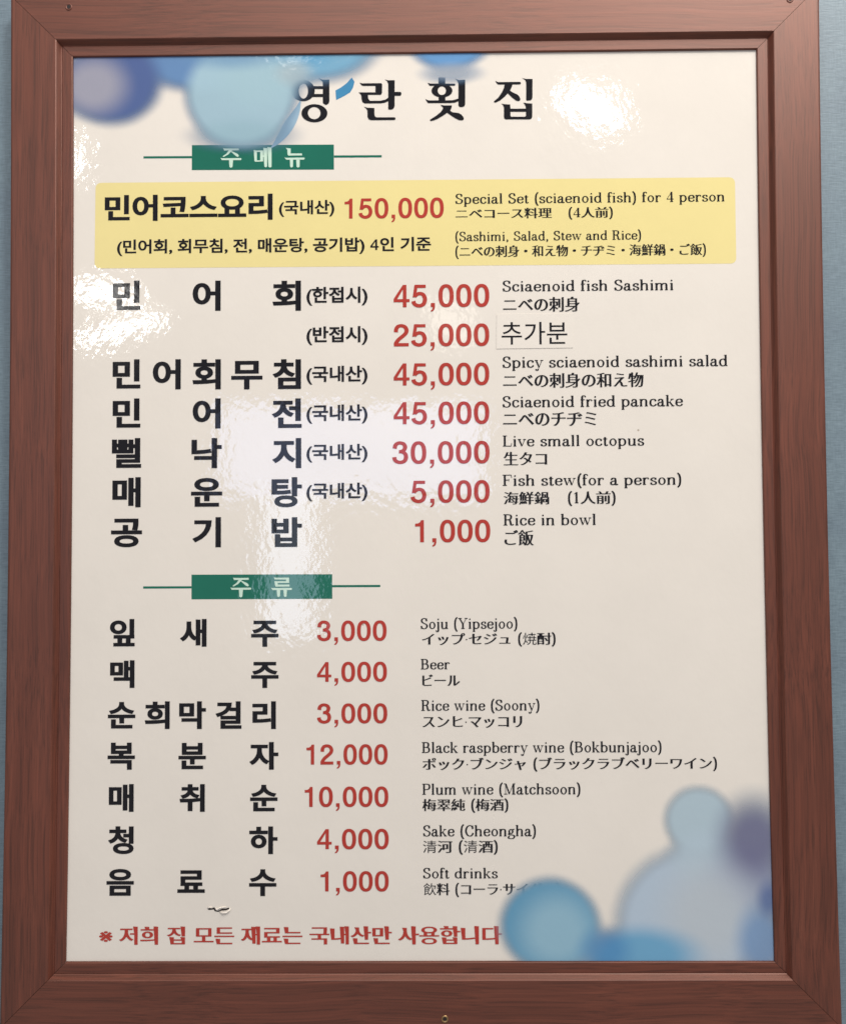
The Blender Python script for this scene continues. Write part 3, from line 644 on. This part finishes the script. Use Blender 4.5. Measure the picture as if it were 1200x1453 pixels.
# ---- printed water bubbles: a soft watercolour print in two corners, one printed patch each
def bubble_patch(x0, y0, x1, y1, lift, spots):
    """spots: (centre x, y, radius x, y, softness, weight, colour), later ones over earlier ones"""
    m, nt, p, nodes, links = new_mat('soft_bubble_print')
    b, tc = gloss_normal(nodes, links); links.new(b.outputs[0], p.inputs['Normal'])
    p.inputs['Roughness'].default_value = 0.06; p.inputs['Specular IOR Level'].default_value = 0.4
    wob = N(nodes, 'ShaderNodeTexNoise', Scale=26.0, Detail=2.0); links.new(tc.outputs['Object'], wob.inputs['Vector'])
    ws = N(nodes, 'ShaderNodeVectorMath', operation='MULTIPLY_ADD'); ws.inputs[1].default_value = (0.002,)*3; ws.inputs[2].default_value = (-0.001,)*3
    links.new(wob.outputs['Color'], ws.inputs[0])
    wa = N(nodes, 'ShaderNodeVectorMath', operation='ADD'); links.new(tc.outputs['Object'], wa.inputs[0]); links.new(ws.outputs[0], wa.inputs[1])
    col = None; inv = None
    for cx, cy, rx, ry, soft, wt, c in spots:
        k = abs(P2(cx+10, cy)[0]-P2(cx, cy)[0])/10; o = P2(cx, cy)
        sb = N(nodes, 'ShaderNodeVectorMath', operation='SUBTRACT'); sb.inputs[1].default_value = (o[0], 0, o[1]); links.new(wa.outputs[0], sb.inputs[0])
        ml = N(nodes, 'ShaderNodeVectorMath', operation='MULTIPLY'); ml.inputs[1].default_value = (1/(rx*k), 0, 1/(ry*k)); links.new(sb.outputs[0], ml.inputs[0])
        ln = N(nodes, 'ShaderNodeVectorMath', operation='LENGTH'); links.new(ml.outputs[0], ln.inputs[0])
        mr = nodes.new('ShaderNodeMapRange'); mr.interpolation_type = 'SMOOTHSTEP'
        for q, v in (('From Min', max(0, 1-soft/2)), ('From Max', 1+soft/2), ('To Min', wt), ('To Max', 0)): mr.inputs[q].default_value = v
        links.new(ln.outputs['Value'], mr.inputs['Value'])
        mx = nodes.new('ShaderNodeMix'); mx.data_type = 'RGBA'; mx.inputs[7].default_value = (*c, 1)
        if col: links.new(col, mx.inputs[6]); links.new(mr.outputs[0], mx.inputs[0])
        else: mx.inputs[0].default_value = 1
        col = mx.outputs[2]
        om = N(nodes, 'ShaderNodeMath', operation='SUBTRACT'); om.inputs[0].default_value = 1; links.new(mr.outputs[0], om.inputs[1])
        if inv:
            mm = N(nodes, 'ShaderNodeMath', operation='MULTIPLY'); links.new(inv, mm.inputs[0]); links.new(om.outputs[0], mm.inputs[1]); inv = mm.outputs[0]
        else: inv = om.outputs[0]
    al = N(nodes, 'ShaderNodeMath', operation='SUBTRACT'); al.inputs[0].default_value = 1; links.new(inv, al.inputs[1])
    links.new(al.outputs[0], p.inputs['Alpha']); links.new(col, p.inputs['Base Color'])
    M['bub'] = m
    return quad('bubble_print', [(x0, y0), (x1, y0), (x1, y1), (x0, y1)], 'bub', lift)
bubble_patch(96, 62, 570, 235, 0.00040, [
    (290, 84, 92, 44, 0.6, 0.97, (0.12, 0.23, 0.42)),
    (160, 116, 66, 58, 0.5, 0.97, (0.075, 0.115, 0.27)),
    (132, 122, 44, 38, 1.1, 0.95, (0.30, 0.30, 0.36)),
    (342, 134, 76, 73, 0.36, 0.93, (0.33, 0.48, 0.55)),
    (450, 58, 84, 56, 0.55, 0.94, (0.17, 0.37, 0.52)),
    (425, 72, 40, 22, 1.2, 0.8, (0.08, 0.28, 0.47)),
    (368, 112, 54, 40, 1.2, 0.9, (0.31, 0.46, 0.52)),
    (345, 192, 62, 20, 1.2, 0.6, (0.24, 0.38, 0.44)),
    (330, 78, 60, 18, 1.3, 0.7, (0.13, 0.26, 0.42)),
    (418, 104, 24, 16, 1.3, 0.75, (0.34, 0.42, 0.45))])
bubble_patch(570, 62, 710, 125, 0.00040, [
    (637, 66, 50, 31, 0.6, 0.97, (0.12, 0.28, 0.52)),
    (640, 104, 34, 12, 1.4, 0.6, (0.40, 0.42, 0.43))])
bubble_patch(700, 1110, 1105, 1372, 0.00040, [
    (975, 1312, 98, 102, 0.4, 0.97, (0.40, 0.49, 0.58)),
    (990, 1163, 46, 45, 0.5, 0.95, (0.39, 0.50, 0.56)),
    (1002, 1215, 48, 36, 0.9, 0.9, (0.39, 0.49, 0.56)),
    (1062, 1252, 52, 42, 1.2, 0.9, (0.27, 0.31, 0.42)),
    (1068, 1190, 44, 52, 1.3, 0.9, (0.13, 0.13, 0.23)),
    (1005, 1300, 62, 66, 1.2, 0.9, (0.42, 0.47, 0.51)),
    (905, 1356, 78, 36, 0.9, 0.95, (0.12, 0.32, 0.50)),
    (779, 1312, 68, 64, 0.38, 0.94, (0.09, 0.28, 0.44)),
    (790, 1322, 50, 50, 1.1, 0.95, (0.25, 0.42, 0.52)),
    (858, 1348, 30, 28, 1.3, 0.65, (0.05, 0.20, 0.43)),
    (1080, 1335, 32, 46, 1.1, 0.9, (0.16, 0.27, 0.45)),
    (1090, 1276, 14, 22, 1.5, 0.7, (0.04, 0.09, 0.26))])
# clear edges of two bubbles that show beside the title
quadm = print_mat('blue_bubble_edge', (0.055, 0.22, 0.39), 0.05)[0]; M['bedge'] = quadm
M['bedge2'] = print_mat('pale_bubble_edge', (0.27, 0.40, 0.50), 0.05)[0]
def crescent(name, cx, cy, r0, r1, a0, a1, mat, lift):
    a = np.radians(np.linspace(a0, a1, 16)); t = np.sin(np.linspace(0, math.pi, 16))
    out = [(cx+r1*math.cos(v), cy-r1*math.sin(v)) for v in a]; inn = [(cx+(r1-(r1-r0)*w_)*math.cos(v), cy-(r1-(r1-r0)*w_)*math.sin(v)) for v, w_ in zip(a, t)][1:-1]
    return flat(name, [[[P2(*v) for v in out+inn[::-1]]]], M[mat], board, lift)
flat('bubble_print', [[[P2(*v) for v in ((476, 128.5), (484, 124), (492, 118), (499, 110), (503, 116), (501, 124), (497, 131), (488, 136.5), (477, 142))]]], M['bedge'], board, 0.00012)
crescent('bubble_print', 352, 143, 60, 75, -66, 2, 'bedge2', 0.00012)
# ---- small torn burr in the film above the footer note
def tube(name, pts, r, mat, parent, n=8):
    vs = []; fs = []
    P = [np.array(p_, float) for p_ in pts]
    for i, p_ in enumerate(P):
        t = P[min(i+1, len(P)-1)]-P[max(i-1, 0)]; t /= np.linalg.norm(t)
        u = np.cross(t, (0, 1, 0)); u /= np.linalg.norm(u); v = np.cross(t, u)
        rr = r*(0.45 if i in (0, len(P)-1) else 1)
        for k in range(n):
            a = 2*math.pi*k/n; vs.append(p_+rr*(math.cos(a)*u+math.sin(a)*v*0.8))
    for i in range(len(P)-1):
        for k in range(n): fs.append((i*n+k, i*n+(k+1) % n, (i+1)*n+(k+1) % n, (i+1)*n+k))
    fs += [tuple(reversed(range(n))), tuple((len(P)-1)*n+k for k in range(n))]
    return mesh_obj(name, vs, fs, mat, parent, True)
def bp(px, py, h):
    v = P2(px, py); return (v[0], PANEL_Y-h, v[1])
def tearpoly(pts, mat, lift): return flat('tear', [[[P2(*v) for v in pts]]], M[mat], board, lift)
tearpoly([(294.5, 1290), (297.5, 1288.5), (300.5, 1289), (304.5, 1287), (306, 1291), (309, 1292.5), (315, 1289.5), (320, 1289.2), (325, 1287.7), (325.5, 1289.7), (321, 1291.7), (314, 1292.3), (310, 1294), (305, 1293), (303.5, 1290.5), (300, 1291), (297, 1291.3)], 'dark', 0.00006)
tube('film_burr', [bp(294.5, 1288.2, .0002), bp(298, 1287, .0006), bp(302, 1287.2, .0003)], 0.00055, M['film'], board)
tube('film_burr', [bp(305.5, 1287.5, .0003), bp(308.5, 1290, .0009), bp(312, 1288, .0005), bp(317, 1286.6, .0009), bp(321, 1286.8, .0002)], 0.0006, M['film'], board)
tube('film_burr', [bp(312, 1293.8, .0003), bp(317, 1294.6, .0012), bp(322, 1293.8, .0012), bp(326.5, 1290.8, .0006), bp(327, 1288.5, .0002)], 0.0007, M['film'], board)
